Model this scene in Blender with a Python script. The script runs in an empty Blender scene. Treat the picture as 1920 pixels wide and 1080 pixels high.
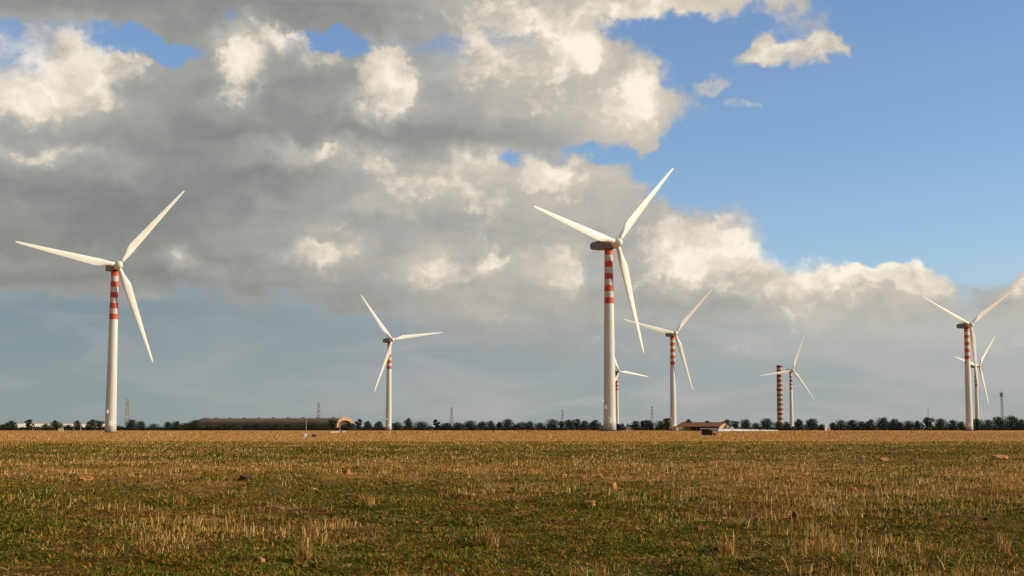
import bpy, bmesh, math, random
import numpy as np
from mathutils import Vector, Matrix, Euler

S = bpy.context.scene
COL = S.collection
rad = math.radians

# ------------------------------------------------------------------ camera
EYE = 1.6
FPX = 2667.0                     # focal length in photo pixels (1920 wide)
HORIZON = 803.0
PITCH = math.atan((HORIZON - 540.0) / FPX)
cam_d = bpy.data.cameras.new('camera')
cam_d.sensor_width = 36.0
cam_d.lens = 36.0 * FPX / 1920.0
cam_d.clip_start = 0.1
cam_d.clip_end = 60000.0
cam = bpy.data.objects.new('camera', cam_d)
COL.objects.link(cam)
cam.location = (0, 0, EYE)
cam.rotation_euler = (math.pi / 2 + PITCH, 0, 0)
S.camera = cam


def ray(px, py):
    x = (px - 960.0) / FPX
    y = (540.0 - py) / FPX
    c, s = math.cos(PITCH), math.sin(PITCH)
    return Vector((x, c - y * s, s + y * c))


def at(px, py, Y):
    d = ray(px, py)
    return Vector((0, 0, EYE)) + d * (Y / d.y)


# ------------------------------------------------------------------ light
SUN_AZ, SUN_EL = 96.0, 24.0     # clockwise from +Y, i.e. from the right and a little behind
SKY = 0.10
S.view_settings.view_transform = 'Standard'
S.view_settings.look = 'None'
S.view_settings.exposure = 0.0
S.view_settings.gamma = 1.0
sun_d = bpy.data.lights.new('sun', 'SUN')
sun_d.energy = 5.0
sun_d.angle = rad(0.55)
sun_d.color = (1.0, 0.84, 0.60)
sun = bpy.data.objects.new('sun', sun_d)
COL.objects.link(sun)
sv = Vector((math.sin(rad(SUN_AZ)) * math.cos(rad(SUN_EL)),
             math.cos(rad(SUN_AZ)) * math.cos(rad(SUN_EL)), math.sin(rad(SUN_EL))))
sun.rotation_euler = sv.to_track_quat('Z', 'Y').to_euler()
sun.location = (60, -40, 60)


# ------------------------------------------------------------------ node helper
class NT:
    def __init__(self, nt):
        self.nt = nt

    def n(self, typ, **kw):
        nd = self.nt.nodes.new(typ)
        for k, v in kw.items():
            setattr(nd, k, v)
        return nd

    def put(self, sock, v):
        if isinstance(v, bpy.types.NodeSocket):
            self.nt.links.new(v, sock)
        else:
            sock.default_value = v

    def math(self, op, a, b=0.0, c=0.0, clamp=False):
        nd = self.n('ShaderNodeMath', operation=op, use_clamp=clamp)
        self.put(nd.inputs[0], a)
        self.put(nd.inputs[1], b)
        self.put(nd.inputs[2], c)
        return nd.outputs[0]

    def vec(self, op, a, b=(0, 0, 0), c=None, scale=None, third=False):
        nd = self.n('ShaderNodeVectorMath', operation=op)
        self.put(nd.inputs[0], a)
        self.put(nd.inputs[1], b)
        if third:
            self.put(nd.inputs[2], c)
        if scale is not None:
            self.put(nd.inputs['Scale'], scale)
        return nd.outputs['Value'] if op in ('LENGTH', 'DOT_PRODUCT', 'DISTANCE') else nd.outputs[0]

    def rng(self, v, a, b, c=0.0, d=1.0, smooth=True):
        nd = self.n('ShaderNodeMapRange', interpolation_type='SMOOTHSTEP' if smooth else 'LINEAR')
        for s, x in zip(('Value', 'From Min', 'From Max', 'To Min', 'To Max'), (v, a, b, c, d)):
            self.put(nd.inputs[s], x)
        return nd.outputs[0]

    def noise(self, vec, scale, detail=6, rough=0.55, dims='3D', dist=0.0, w=None):
        nd = self.n('ShaderNodeTexNoise', noise_dimensions=dims)
        if vec is not None:
            self.put(nd.inputs['Vector'], vec)
        nd.inputs['Scale'].default_value = scale
        nd.inputs['Detail'].default_value = detail
        nd.inputs['Roughness'].default_value = rough
        nd.inputs['Distortion'].default_value = dist
        return nd

    def mix(self, f, a, b, blend='MIX'):
        nd = self.n('ShaderNodeMix', data_type='RGBA', blend_type=blend)
        nd.clamp_result = False
        self.put(nd.inputs[0], f)
        self.put(nd.inputs[6], a)
        self.put(nd.inputs[7], b)
        return nd.outputs[2]

    def ramp(self, f, stops):
        nd = self.n('ShaderNodeValToRGB')
        el = nd.color_ramp.elements
        while len(el) < len(stops):
            el.new(0.5)
        for e, (p, c) in zip(el, stops):
            e.position = p
            e.color = (c[0], c[1], c[2], 1)
        self.put(nd.inputs[0], f)
        return nd.outputs[0]


def lin(r, g, b):
    def f(c):
        c /= 255.0
        return c / 12.92 if c <= 0.04045 else ((c + 0.055) / 1.055) ** 2.4
    return (f(r), f(g), f(b), 1.0)


# ------------------------------------------------------------------ sky: Nishita air with cloud layers over it
world = bpy.data.worlds.new('World')
S.world = world
world.use_nodes = True
world.cycles.sampling_method = 'MANUAL'
world.cycles.sample_map_resolution = 256
T = NT(world.node_tree)
for nd in list(world.node_tree.nodes):
    world.node_tree.nodes.remove(nd)
sky = T.n('ShaderNodeTexSky', sky_type='NISHITA')
sky.sun_disc = False
sky.sun_elevation = rad(SUN_EL)
sky.sun_rotation = rad(SUN_AZ)
sky.air_density = 1.0
sky.dust_density = 0.4
sky.ozone_density = 3.0
tc = T.n('ShaderNodeTexCoord')
sep = T.n('ShaderNodeSeparateXYZ')
T.put(sep.inputs[0], tc.outputs['Generated'])
AZ = T.math('MULTIPLY', T.math('ARCTAN2', sep.outputs[0], sep.outputs[1]), 180 / math.pi)
EL = T.math('MULTIPLY', T.math('ARCSINE', sep.outputs[2]), 180 / math.pi)
cmb = T.n('ShaderNodeCombineXYZ')
T.put(cmb.inputs[0], AZ)
T.put(cmb.inputs[1], EL)
P = cmb.outputs[0]               # the sky sphere in degrees: azimuth, elevation
DEG = 180 / math.pi / FPX


def azel(px, py):
    d = ray(px, py).normalized()
    return math.degrees(math.atan2(d.x, d.y)), math.degrees(math.asin(d.z))


# drift the cloud outlines with two octaves of warping
w1 = T.vec('SCALE', T.vec('SUBTRACT', T.noise(P, 0.33, 3, 0.5, '2D').outputs['Color'], (0.5, 0.5, 0.5)), scale=2.0)
w2 = T.vec('SCALE', T.vec('SUBTRACT', T.noise(P, 1.1, 5, 0.6, '2D').outputs['Color'], (0.5, 0.5, 0.5)), scale=1.1)
PW = T.vec('ADD', P, T.vec('ADD', w1, w2))


def blobs(lst, inner, edge):
    acc = None
    pw = PW
    for i_, b in enumerate(lst):
        px, py, rx, ry, w = b[:5]
        if i_ and i_ % 6 == 0:       # keeps the shader evaluating the list in order (its stack is small)
            pw = T.vec('MULTIPLY_ADD', acc, (1e-7, 1e-7, 0), pw, third=True)
        rot = b[5] if len(b) > 5 else 0.0
        a, e = azel(px, py)
        sx, sy = edge / (rx * DEG), edge / (ry * DEG)
        if rot:
            mp = T.n('ShaderNodeMapping', vector_type='TEXTURE')
            T.put(mp.inputs[0], pw)
            mp.inputs['Location'].default_value = (a, e, 0)
            mp.inputs['Rotation'].default_value = (0, 0, rad(rot))
            mp.inputs['Scale'].default_value = (1 / sx, 1 / sy, 1)
            q = mp.outputs[0]
        else:
            q = T.vec('MULTIPLY_ADD', pw, (sx, sy, 0), (-a * sx, -e * sy, 0), third=True)
        v = T.rng(T.vec('LENGTH', q), 1.0, inner, 0.0, w)
        acc = v if acc is None else T.math('ADD', acc, v)
    return acc


COVER = [
    (480, 260, 560, 225, 1.3), (150, 420, 350, 110, 1.0), (430, 0, 640, 62, 1.5), (1160, -8, 350, 44, 1.3),
    (1060, 170, 180, 110, 1.2), (1185, 200, 92, 66, 1.0), (1195, 262, 30, 30, 0.8), (1085, 95, 72, 50, 1.0),
    (850, 400, 370, 90, 1.2), (1080, 345, 115, 42, 1.0), (1300, 490, 135, 88, 1.1), (1480, 560, 180, 76, 1.1),
    (1660, 540, 115, 46, 1.1), (1000, 560, 330, 80, 0.9), (1120, 430, 110, 60, 0.8), (1800, 600, 200, 70, .62), (1915, 560, 60, 60, .5), (1550, 650, 420, 70, .35), (1250, 640, 420, 70, 0.42), (1000, 640, 200, 60, 0.3), (1917, 545, 26, 36, 1.2),
    (1480, 94, 104, 29, .85), (1442, 76, 30, 32, 0.75), (1510, 42, 80, 30, 0.5, -35), (1345, 155, 40, 19, 0.62),
    (1398, 202, 38, 17, 0.58, -15), (350, 450, 400, 50, 0.7), (300, 500, 460, 80, .45), (700, 540, 300, 70, .35), (1300, 200, 50, 30, 0.35),
]
GAPS = [
    (280, 90, 86, 29, -1.55), (240, 104, 26, 30, .6), (435, 40, 40, 24, -1.4), (635, 90, 66, 26, -1.4, -20), (575, 80, 60, 16, -.8, -12), (945, 297, 50, 18, -.75), (1110, 295, 90, 14, -.5),
]
BRIGHT = [
    # sunlit puffs
    (70, 120, 140, 85, .24), (60, 190, 140, 55, .16), (175, 105, 50, 55, .20), (455, 110, 50, 60, .30), (520, 72, 70, 22, .30, -35), (590, 106, 60, 14, .25, -25),
    (440, 150, 60, 60, .08), (725, 145, 42, 52, .36), (690, 205, 50, 26, .20), (1085, 105, 52, 40, .34), (1120, 90, 36, 34, .16), (1210, 165, 65, 48, .22),
    (1150, 220, 90, 50, .12), (1000, 120, 110, 100, .10), (990, 30, 160, 60, .10), (1250, 20, 240, 36, .18), (895, 300, 40, 34, .20), (1010, 318, 75, 20, .16),
    (1100, 345, 110, 45, .06), (700, 325, 45, 26, .10), (560, 275, 120, 30, .09), (600, 482, 75, 26, .24), (345, 490, 32, 26, .20),
    (800, 500, 55, 32, .15), (920, 485, 42, 22, .16), (1040, 505, 58, 34, .17), (1000, 400, 250, 90, .03), (1285, 465, 75, 50, .25), (1400, 465, 105, 40, .23), (1330, 530, 110, 34, .10), (1480, 545, 120, 30, .09),
    (1530, 505, 90, 36, .22), (1650, 500, 85, 34, .24), (1740, 520, 64, 36, .24), (1620, 560, 120, 26, .10), (1000, 480, 200, 70, .05), (1917, 540, 40, 40, .18), (1480, 88, 110, 40, .20), (1345, 152, 40, 20, .10),
    (1395, 198, 40, 20, .08), (200, 290, 80, 30, .05), (110, 280, 120, 24, .08), (1160, 280, 90, 50, .08), (860, 60, 120, 70, .06), (640, 430, 300, 40, .04),
    # shaded bases
    (250, 10, 480, 62, -.08), (560, 215, 330, 60, -.09), (330, 260, 260, 40, -.10), (430, 310, 200, 30, -.07), (150, 420, 330, 90, -.09), (780, 255, 170, 40, -.13), (330, 400, 300, 60, -.04), (520, 170, 90, 50, -.04),
    (270, 170, 90, 80, .10), (590, 290, 170, 26, .13), (760, 345, 130, 34, .09), (60, 280, 90, 22, .09), (880, 380, 200, 40, .05), (700, 400, 90, 22, .06), (480, 380, 120, 16, .05), (860, 150, 120, 60, .07),
    (1040, 245, 90, 40, -.05), (850, 440, 300, 40, -.02),
]
cov = T.math('ADD', blobs(COVER, 0.30, 0.70), blobs(GAPS, 0.0, 0.62))
bri = blobs(BRIGHT, 0.0, 0.62)
SQ = T.vec('MULTIPLY', PW, (1.0, 1.35, 1.0))
f1 = T.noise(SQ, 0.42, 7, 0.54, '2D').outputs[0]
g1 = T.noise(SQ, 0.55, 3.5, 0.5, '2D').outputs[0]
g2 = T.noise(T.vec('ADD', SQ, (0.60, 0.62, 0)), 0.55, 3.5, 0.5, '2D').outputs[0]
relief = T.math('SUBTRACT', g1, g2)
fine = T.noise(T.vec('MULTIPLY', P, (1.0, 1.4, 1.0)), 1.5, 5, 0.58, '2D').outputs[0]
edge = T.math('ADD', cov, T.math('MULTIPLY_ADD', f1, 0.8, -0.4))
edge = T.math('ADD', edge, T.math('MULTIPLY_ADD', fine, 0.30, -0.15))
# grey cloud added out of view, left, rear and overhead, to darken the fill
deck = T.math('MULTIPLY', T.rng(AZ, -20.0, -32.0), T.rng(EL, 1.0, 5.0))
deck2 = T.math('MULTIPLY', T.rng(EL, 20.0, 30.0), T.rng(AZ, 30.0, -5.0))
deck = T.math('MULTIPLY', T.math('MAXIMUM', deck, deck2), 1.1)
edge = T.math('ADD', edge, deck)
dens = T.rng(edge, 0.20, 0.88)
# crisp billows where a sunlit head stands in front of a shaded bank
bn = T.math('ADD', bri, T.math('MULTIPLY_ADD', f1, 0.50, -0.25))
bn = T.math('ADD', bn, T.math('MULTIPLY_ADD', fine, 0.22, -0.11))
pd = T.rng(bn, 0.08, 0.21)
val = T.math('MULTIPLY_ADD', deck, -0.12, T.math('MULTIPLY_ADD', bri, 0.68, 0.60))
val = T.math('MULTIPLY_ADD', pd, 0.10, val)
val = T.math('MULTIPLY_ADD', relief, T.math('MULTIPLY_ADD', pd, 0.30, 0.07), val)
val = T.math('MULTIPLY_ADD', T.math('SUBTRACT', fine, 0.5), T.math('MULTIPLY_ADD', pd, 0.10, 0.035), val)
lay = T.noise(T.vec('MULTIPLY', P, (0.10, 0.45, 1.0)), 1.0, 3, 0.5, '2D', 0.4).outputs[0]
val = T.math('ADD', val, T.math('MULTIPLY_ADD', lay, 0.20, -0.10))
val = T.math('ADD', val, T.rng(AZ, -10.0, 6.0, 0.0, 0.09, False))
K = 1.0 / SKY
ccol = T.ramp(val, [(0.40, lin(116, 117, 114)), (0.52, lin(137, 138, 134)), (0.66, lin(172, 170, 163)), (0.82, lin(220, 209, 191)), (1.0, lin(253, 243, 225))])
ccol = T.vec('SCALE', ccol, scale=K)
# the low greyish air in front of the horizon
vcol = T.mix(T.rng(AZ, -18.0, 16.0, 0, 1, False), lin(127, 141, 147), lin(164, 168, 171))
vcol = T.mix(T.rng(EL, 4.5, 0.0, 0, 0.4, False), vcol, lin(154, 168, 164))
vcol = T.mix(T.rng(T.noise(T.vec('MULTIPLY', P, (0.13, 0.55, 1.0)), 1.0, 4, 0.55, '2D', 0.5).outputs[0], 0.38, 0.68, 0, T.rng(AZ, -12, 4, 0.25, 0.75)), vcol, lin(178, 175, 176))
vcol = T.vec('SCALE', vcol, scale=K)
vden = T.rng(T.math('ADD', EL, T.rng(AZ, -16, 8, -2.2, 0.6, False)), 7.2, 2.6, 0, 0.93)
air = T.mix(0.0, sky.outputs[0], (0, 0, 0, 1))
air = T.vec('MULTIPLY', air, (1.30, 1.33, 1.42))
lo = T.rng(EL, 5.5, 2.2, 1.0, 0.0)
c1 = T.mix(vden, air, vcol)
cd = T.math('MULTIPLY', dens, T.rng(EL, 1.6, 5.2, 0.0, 0.97))
c2 = T.mix(cd, c1, ccol)
bg = T.n('ShaderNodeBackground')
T.put(bg.inputs[0], c2)
bg.inputs[1].default_value = SKY
wo = T.n('ShaderNodeOutputWorld')
T.put(wo.inputs[0], bg.outputs[0])


# ------------------------------------------------------------------ object helpers
def tag(o, label=None, cat=None, group=None, kind=None):
    if label:
        o['label'] = label
    if cat:
        o['category'] = cat
    if group:
        o['group'] = group
    if kind:
        o['kind'] = kind
    return o


def thing(name, label, cat, loc, rz=0.0, group=None):
    o = bpy.data.objects.new(name, None)
    o.empty_display_size = 0.5
    COL.objects.link(o)
    o.location = loc
    o.rotation_euler = (0, 0, rz)
    return tag(o, label, cat, group)


def obj(name, bm, mats, parent=None, smooth=False):
    me = bpy.data.meshes.new(name)
    bm.to_mesh(me)
    bm.free()
    for m in (mats if isinstance(mats, (list, tuple)) else [mats]):
        me.materials.append(m)
    if smooth:
        for p in me.polygons:
            p.use_smooth = True
    o = bpy.data.objects.new(name, me)
    COL.objects.link(o)
    if parent:
        o.parent = parent
    return o


def npobj(name, verts, faces, mats, parent=None):
    """verts (n,3), faces (m,k) with constant k"""
    me = bpy.data.meshes.new(name)
    k = faces.shape[1]
    me.vertices.add(len(verts))
    me.vertices.foreach_set('co', np.asarray(verts, np.float32).ravel())
    me.loops.add(faces.size)
    me.loops.foreach_set('vertex_index', np.asarray(faces, np.int32).ravel())
    me.polygons.add(len(faces))
    me.polygons.foreach_set('loop_start', np.arange(0, faces.size, k, dtype=np.int32))
    me.update(calc_edges=True)
    me.validate()
    for m in (mats if isinstance(mats, (list, tuple)) else [mats]):
        me.materials.append(m)
    o = bpy.data.objects.new(name, me)
    COL.objects.link(o)
    if parent:
        o.parent = parent
    return o


def box(bm, x0, x1, y0, y1, z0, z1, mi=0):
    vs = [bm.verts.new((x, y, z)) for z in (z0, z1) for x, y in ((x0, y0), (x1, y0), (x1, y1), (x0, y1))]
    for f in ((3, 2, 1, 0), (4, 5, 6, 7), (0, 1, 5, 4), (1, 2, 6, 5), (2, 3, 7, 6), (3, 0, 4, 7)):
        bm.faces.new([vs[i] for i in f]).material_index = mi
    return vs


def bevel(bm, w, seg=1):
    bmesh.ops.bevel(bm, geom=list(bm.edges), offset=w, segments=seg, affect='EDGES', profile=0.5)
    return bm


def bar(bm, a, b, r, n=4, mi=0, r2=None):
    a, b = Vector(a), Vector(b)
    d = (b - a).normalized()
    u = d.orthogonal().normalized()
    v = d.cross(u)
    r2 = r if r2 is None else r2
    ra, rb = [], []
    for i in range(n):
        t = 2 * math.pi * (i + .5) / n
        e = u * math.cos(t) + v * math.sin(t)
        ra.append(bm.verts.new(a + e * r))
        rb.append(bm.verts.new(b + e * r2))
    for i in range(n):
        j = (i + 1) % n
        bm.faces.new((ra[i], ra[j], rb[j], rb[i])).material_index = mi
    bm.faces.new(ra[::-1]).material_index = mi
    bm.faces.new(rb).material_index = mi


def lathe(bm, prof, n=32, mi=None):
    """profile of (radius, z[, material]) rings"""
    rings = []
    for p in prof:
        rings.append([bm.verts.new((p[0] * math.cos(2 * math.pi * i / n), p[0] * math.sin(2 * math.pi * i / n), p[1])) for i in range(n)])
    for k in range(len(rings) - 1):
        for i in range(n):
            j = (i + 1) % n
            f = bm.faces.new((rings[k][i], rings[k][j], rings[k + 1][j], rings[k + 1][i]))
            f.material_index = prof[k][2] if len(prof[k]) > 2 else 0
            f.smooth = True
    bm.faces.new(rings[0][::-1]).material_index = prof[0][2] if len(prof[0]) > 2 else 0
    bm.faces.new(rings[-1]).material_index = prof[-2][2] if len(prof[-2]) > 2 else 0


# ------------------------------------------------------------------ materials
def material(name, rough=0.6, spec=0.3):
    m = bpy.data.materials.new(name)
    m.use_nodes = True
    t = NT(m.node_tree)
    b = m.node_tree.nodes['Principled BSDF']
    b.inputs['Roughness'].default_value = rough
    b.inputs['Specular IOR Level'].default_value = spec
    return m, t, b


def mottled(name, c1, c2, scale=0.5, rough=0.6, spec=0.3, stretch=(1, 1, 1), bump=0.0):
    m, t, b = material(name, rough, spec)
    co = t.n('ShaderNodeTexCoord').outputs['Object']
    v = t.vec('MULTIPLY', co, stretch)
    f = t.rng(t.noise(v, scale, 6, 0.6).outputs[0], 0.3, 0.7)
    t.put(b.inputs['Base Color'], t.mix(f, (*c1, 1), (*c2, 1)))
    if bump:
        bn = t.n('ShaderNodeBump')
        bn.inputs['Strength'].default_value = bump
        t.put(bn.inputs['Height'], f)
        t.put(b.inputs['Normal'], bn.outputs[0])
    return m


M_WHITE = mottled('tower_paint', (0.66, 0.66, 0.59), (0.50, 0.50, 0.43), 0.55, 0.5, 0.35, (1, 1, 0.06))
M_BAND = mottled('band_grey_white', (0.56, 0.54, 0.48), (0.48, 0.45, 0.40), 0.5, 0.6, 0.3, (1, 1, 0.3))
M_RED = mottled('band_red', (0.62, 0.095, 0.032), (0.40, 0.065, 0.03), 0.8, 0.5, 0.3, (1, 1, 0.3))
M_BLADE = mottled('blade_gelcoat', (0.76, 0.76, 0.66), (0.70, 0.70, 0.60), 0.2, 0.4, 0.4)
M_NAC = mottled('nacelle_shell', (0.21, 0.225, 0.235), (0.16, 0.17, 0.18), 0.4, 0.5, 0.3)
M_DARK = mottled('dark_metal', (0.05, 0.05, 0.05), (0.03, 0.03, 0.03), 1.0, 0.6)
M_CONC = mottled('concrete', (0.34, 0.31, 0.27), (0.24, 0.21, 0.18), 1.5, 0.85, 0.2)
M_FOUND = mottled('foundation_earth', (0.10, 0.05, 0.035), (0.06, 0.035, 0.025), 1.5, 0.9, 0.1)
M_CREAM = mottled('cream_render', (0.58, 0.42, 0.24), (0.48, 0.34, 0.19), 0.4, 0.85, 0.2)
M_WHITEWALL = mottled('white_render', (0.72, 0.70, 0.64), (0.60, 0.58, 0.52), 0.4, 0.8, 0.2)
M_TILE = mottled('terracotta_tile', (0.38, 0.15, 0.06), (0.28, 0.11, 0.05), 0.9, 0.85, 0.2)
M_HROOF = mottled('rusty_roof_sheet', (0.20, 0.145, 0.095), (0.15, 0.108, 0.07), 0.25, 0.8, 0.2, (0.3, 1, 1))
M_HROOFD = mottled('dark_wall_and_opening_shade', (0.075, 0.06, 0.045), (0.05, 0.04, 0.03), 0.25, 0.8, 0.2)  # dark wall sheet, also the painted shade in the arch opening
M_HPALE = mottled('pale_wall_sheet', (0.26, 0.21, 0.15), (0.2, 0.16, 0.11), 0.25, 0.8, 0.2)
M_ARCH = mottled('orange_arch_render', (0.44, 0.27, 0.14), (0.36, 0.22, 0.12), 0.3, 0.85, 0.2)
M_GALV = mottled('galvanised', (0.42, 0.43, 0.43), (0.32, 0.33, 0.33), 1.0, 0.5, 0.4)
M_MASTW = mottled('mast_white_hazed', (0.40, 0.39, 0.40), (0.36, 0.35, 0.36), 1.0, 0.6)  # white paint with distance haze mixed into the colour
M_MASTR = mottled('mast_red_hazed', (0.30, 0.19, 0.18), (0.26, 0.17, 0.16), 1.0, 0.6)  # red paint faded towards the sky, haze put into the colour
M_BARK = mottled('bark', (0.10, 0.075, 0.05), (0.06, 0.045, 0.03), 2.0, 0.9, 0.1, (1, 1, 0.2), 0.4)
M_WOOD = mottled('old_wood', (0.24, 0.20, 0.15), (0.17, 0.14, 0.10), 1.5, 0.85, 0.1, (1, 1, 0.15))
M_TIMBERSHADE = mottled('dark_timber_and_shade', (0.06, 0.045, 0.03), (0.035, 0.03, 0.02), 2.0, 0.9, 0.1)  # timber of the doors, and the shade painted inside the field shelter
M_SHEET = mottled('white_plastic_sheet', (0.54, 0.54, 0.52), (0.40, 0.40, 0.39), 0.4, 0.45, 0.4)
M_CLAY = mottled('clay_rock', (0.58, 0.25, 0.10), (0.40, 0.165, 0.065), 6.0, 0.9, 0.1, bump=0.6)
M_CLAYD = mottled('dark_clay_rock', (0.16, 0.07, 0.04), (0.10, 0.05, 0.03), 6.0, 0.9, 0.1, bump=0.6)
M_CHW = mottled('chimney_white', (0.46, 0.39, 0.30), (0.38, 0.32, 0.25), 0.4, 0.8)
M_CHR = mottled('chimney_red', (0.22, 0.085, 0.05), (0.16, 0.065, 0.04), 0.4, 0.8)
M_GLASS = mottled('window_glass', (0.05, 0.055, 0.06), (0.03, 0.035, 0.04), 0.5, 0.2, 0.5)


def leafmat(name, stops, trans=0.25, rough=0.7, patch=0.0):
    m, t, b = material(name, rough, 0.15)
    g = t.n('ShaderNodeNewGeometry')
    c = t.ramp(g.outputs['Random Per Island'], stops)
    if patch:
        nz = t.noise(g.outputs['Position'], patch, 4, 0.6).outputs[0]
        c = t.mix(t.rng(nz, 0.3, 0.7, 0, 0.45), c, (stops[-1][1][0], stops[-1][1][1], stops[-1][1][2], 1))
    t.put(b.inputs['Base Color'], c)
    tr = t.n('ShaderNodeBsdfTranslucent')
    t.put(tr.inputs[0], c)
    mx = t.n('ShaderNodeMixShader')
    mx.inputs[0].default_value = trans
    t.put(mx.inputs[1], b.outputs[0])
    t.put(mx.inputs[2], tr.outputs[0])
    out = [n for n in m.node_tree.nodes if n.type == 'OUTPUT_MATERIAL'][0]
    t.put(out.inputs[0], mx.outputs[0])
    return m


M_LEAF = leafmat('tree_leaves', [(0, (0.025, 0.044, 0.029)), (0.5, (0.040, 0.066, 0.038)), (0.85, (0.060, 0.086, 0.044)), (1, (0.085, 0.105, 0.05))], 0.12)  # leaf greens made lighter and bluer, distance haze mixed in
M_LEAF2 = leafmat('tree_leaves_olive', [(0, (0.026, 0.038, 0.018)), (0.5, (0.044, 0.060, 0.024)), (0.85, (0.066, 0.080, 0.032)), (1, (0.09, 0.092, 0.04))], 0.12)
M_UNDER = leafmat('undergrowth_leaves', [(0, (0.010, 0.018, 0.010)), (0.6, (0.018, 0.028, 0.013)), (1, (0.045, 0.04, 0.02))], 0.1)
M_GREEN = leafmat('green_weed', [(0, (0.022, 0.036, 0.002)), (0.40, (0.082, 0.122, 0.006)), (0.66, (0.175, 0.190, 0.010)), (0.82, (0.32, 0.165, 0.018)), (1, (0.52, 0.20, 0.034))], 0.3)
M_STRAW = leafmat('dry_straw', [(0, (0.20, 0.085, 0.016)), (0.35, (0.40, 0.200, 0.042)), (0.7, (0.60, 0.35, 0.095)), (0.93, (0.70, 0.49, 0.20)), (1, (0.76, 0.60, 0.34))], 0.25)


# ------------------------------------------------------------------ ground
TABS = {}


def vnoise(x, y, seed):
    """smooth value noise for patchiness"""
    if seed not in TABS:
        TABS[seed] = np.random.default_rng(seed).random((257, 257))
    tab = TABS[seed]
    xi, yi = np.floor(x).astype(int), np.floor(y).astype(int)
    fx, fy = x - xi, y - yi
    fx, fy = fx * fx * (3 - 2 * fx), fy * fy * (3 - 2 * fy)
    g = lambda a, b: tab[a % 257, b % 257]
    return (g(xi, yi) * (1 - fx) + g(xi + 1, yi) * fx) * (1 - fy) + (g(xi, yi + 1) * (1 - fx) + g(xi + 1, yi + 1) * fx) * fy


def terrain(x, y):
    x = np.asarray(x, float)
    y = np.asarray(y, float)
    r = np.hypot(x, y)
    near = np.clip(1 - (r - 60) / 120, 0, 1)
    h = near * (0.05 * np.sin(x * .31 + 1.3) * np.sin(y * .23 + .4) + 0.035 * np.sin(x * .9 + y * .57) + 0.02 * np.sin(x * 2.1 - y * 1.7 + 2))
    rough = np.clip(1 - (r - 40) / 50, 0, 1)     # hummocks left by the plough
    h = h + rough * (0.13 * (vnoise(x * .8, y * .8, 71) - .5) + 0.12 * (vnoise(x * 2.3, y * 2.0, 72) - .5))
    h = h + 0.62 * np.exp(-(((x - 33) / 60) ** 2 + ((y - 494) / 60) ** 2))
    h = h - 0.22 * np.exp(-(((x + 158) / 50) ** 2 + ((y - 556) / 60) ** 2))
    return h


def tz(x, y):
    return float(terrain(x, y))


rs = np.concatenate([[0.0], np.geomspace(1.5, 10, 24)[:-1], np.geomspace(10, 80, 300)[:-1], np.geomspace(80, 24000, 140)])
NA = 900
ang = np.linspace(0, 2 * np.pi, NA, endpoint=False)
gx = (rs[1:, None] * np.sin(ang)[None]).ravel()
gy = (rs[1:, None] * np.cos(ang)[None]).ravel()
gv = np.stack([gx, gy, terrain(gx, gy)], 1)
gv = np.vstack([gv, [[0, 0, tz(0, 0)]]])
ii = np.arange(len(rs) - 2)[:, None]
jj = np.arange(NA)[None]
a = ii * NA + jj
b_ = ii * NA + (jj + 1) % NA
gf = np.stack([a, b_, b_ + NA, a + NA], -1).reshape(-1, 4)[:, ::-1]
m, t, b = material('field_soil', 0.95, 0.05)
geo = t.n('ShaderNodeNewGeometry').outputs['Position']
sp = t.n('ShaderNodeSeparateXYZ')
t.put(sp.inputs[0], geo)
wob = t.math('MULTIPLY_ADD', t.noise(t.vec('MULTIPLY', geo, (0.02, 0.05, 0)), 1.0, 5, 0.6).outputs[0], 1.0, -0.5)
dist = t.vec('LENGTH', geo)
ld = t.math('ADD', t.math('LOGARITHM', dist, math.e), t.math('MULTIPLY', wob, 0.7))
# tilled strips of the field, by distance from the near edge
L = math.log
band = t.ramp(t.rng(ld, L(14), L(600), 0, 1, False), [
    (0.00, (0.15, 0.15, 0.15)), (0.22, (0.22, 0.22, 0.22)), (0.30, (0.45, 0.45, 0.45)), (0.40, (0.50, 0.50, 0.50)),
    (0.46, (0.28, 0.28, 0.28)), (0.60, (0.30, 0.30, 0.30)), (0.68, (0.9, 0.9, 0.9)), (1.0, (1, 1, 1))])
n1 = t.noise(t.vec('MULTIPLY', geo, (1, 1, 0)), 0.9, 8, 0.65).outputs[0]
n2 = t.noise(t.vec('MULTIPLY', geo, (0.25, 0.12, 0)), 1.0, 6, 0.6).outputs[0]
n3 = t.noise(t.vec('MULTIPLY', geo, (1, 1, 0)), 9.0, 6, 0.65).outputs[0]
soil = t.ramp(n3, [(0.3, (0.030, 0.014, 0.003)), (0.5, (0.13, 0.052, 0.010)), (0.7, (0.34, 0.13, 0.032))])
grn = t.ramp(n3, [(0.3, (0.014, 0.020, 0.002)), (0.55, (0.055, 0.060, 0.004)), (0.75, (0.16, 0.105, 0.013))])
gold = t.ramp(n3, [(0.25, (0.24, 0.108, 0.026)), (0.5, (0.46, 0.215, 0.058)), (0.75, (0.60, 0.32, 0.105))])
base = t.mix(t.rng(n2, 0.40, 0.62), grn, soil)
k = t.math('ADD', band, t.math('MULTIPLY_ADD', n1, 0.7, -0.35))
k = t.math('ADD', k, t.math('MULTIPLY_ADD', n2, 0.7, -0.35))
t.put(b.inputs['Base Color'], t.mix(t.rng(k, 0.15, 0.85), base, gold))
bn = t.n('ShaderNodeBump')
bn.inputs['Strength'].default_value = 0.9
bn.inputs['Distance'].default_value = 0.08
t.put(bn.inputs['Height'], t.math('ADD', n3, t.math('MULTIPLY', n1, 1.5)))
t.put(b.inputs['Normal'], bn.outputs[0])
M_FIELD = m
g = npobj('ground', gv, gf, M_FIELD)
for p in (g.data,):
    p.polygons.foreach_set('use_smooth', np.ones(len(p.polygons), bool))
tag(g, kind='structure')

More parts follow.
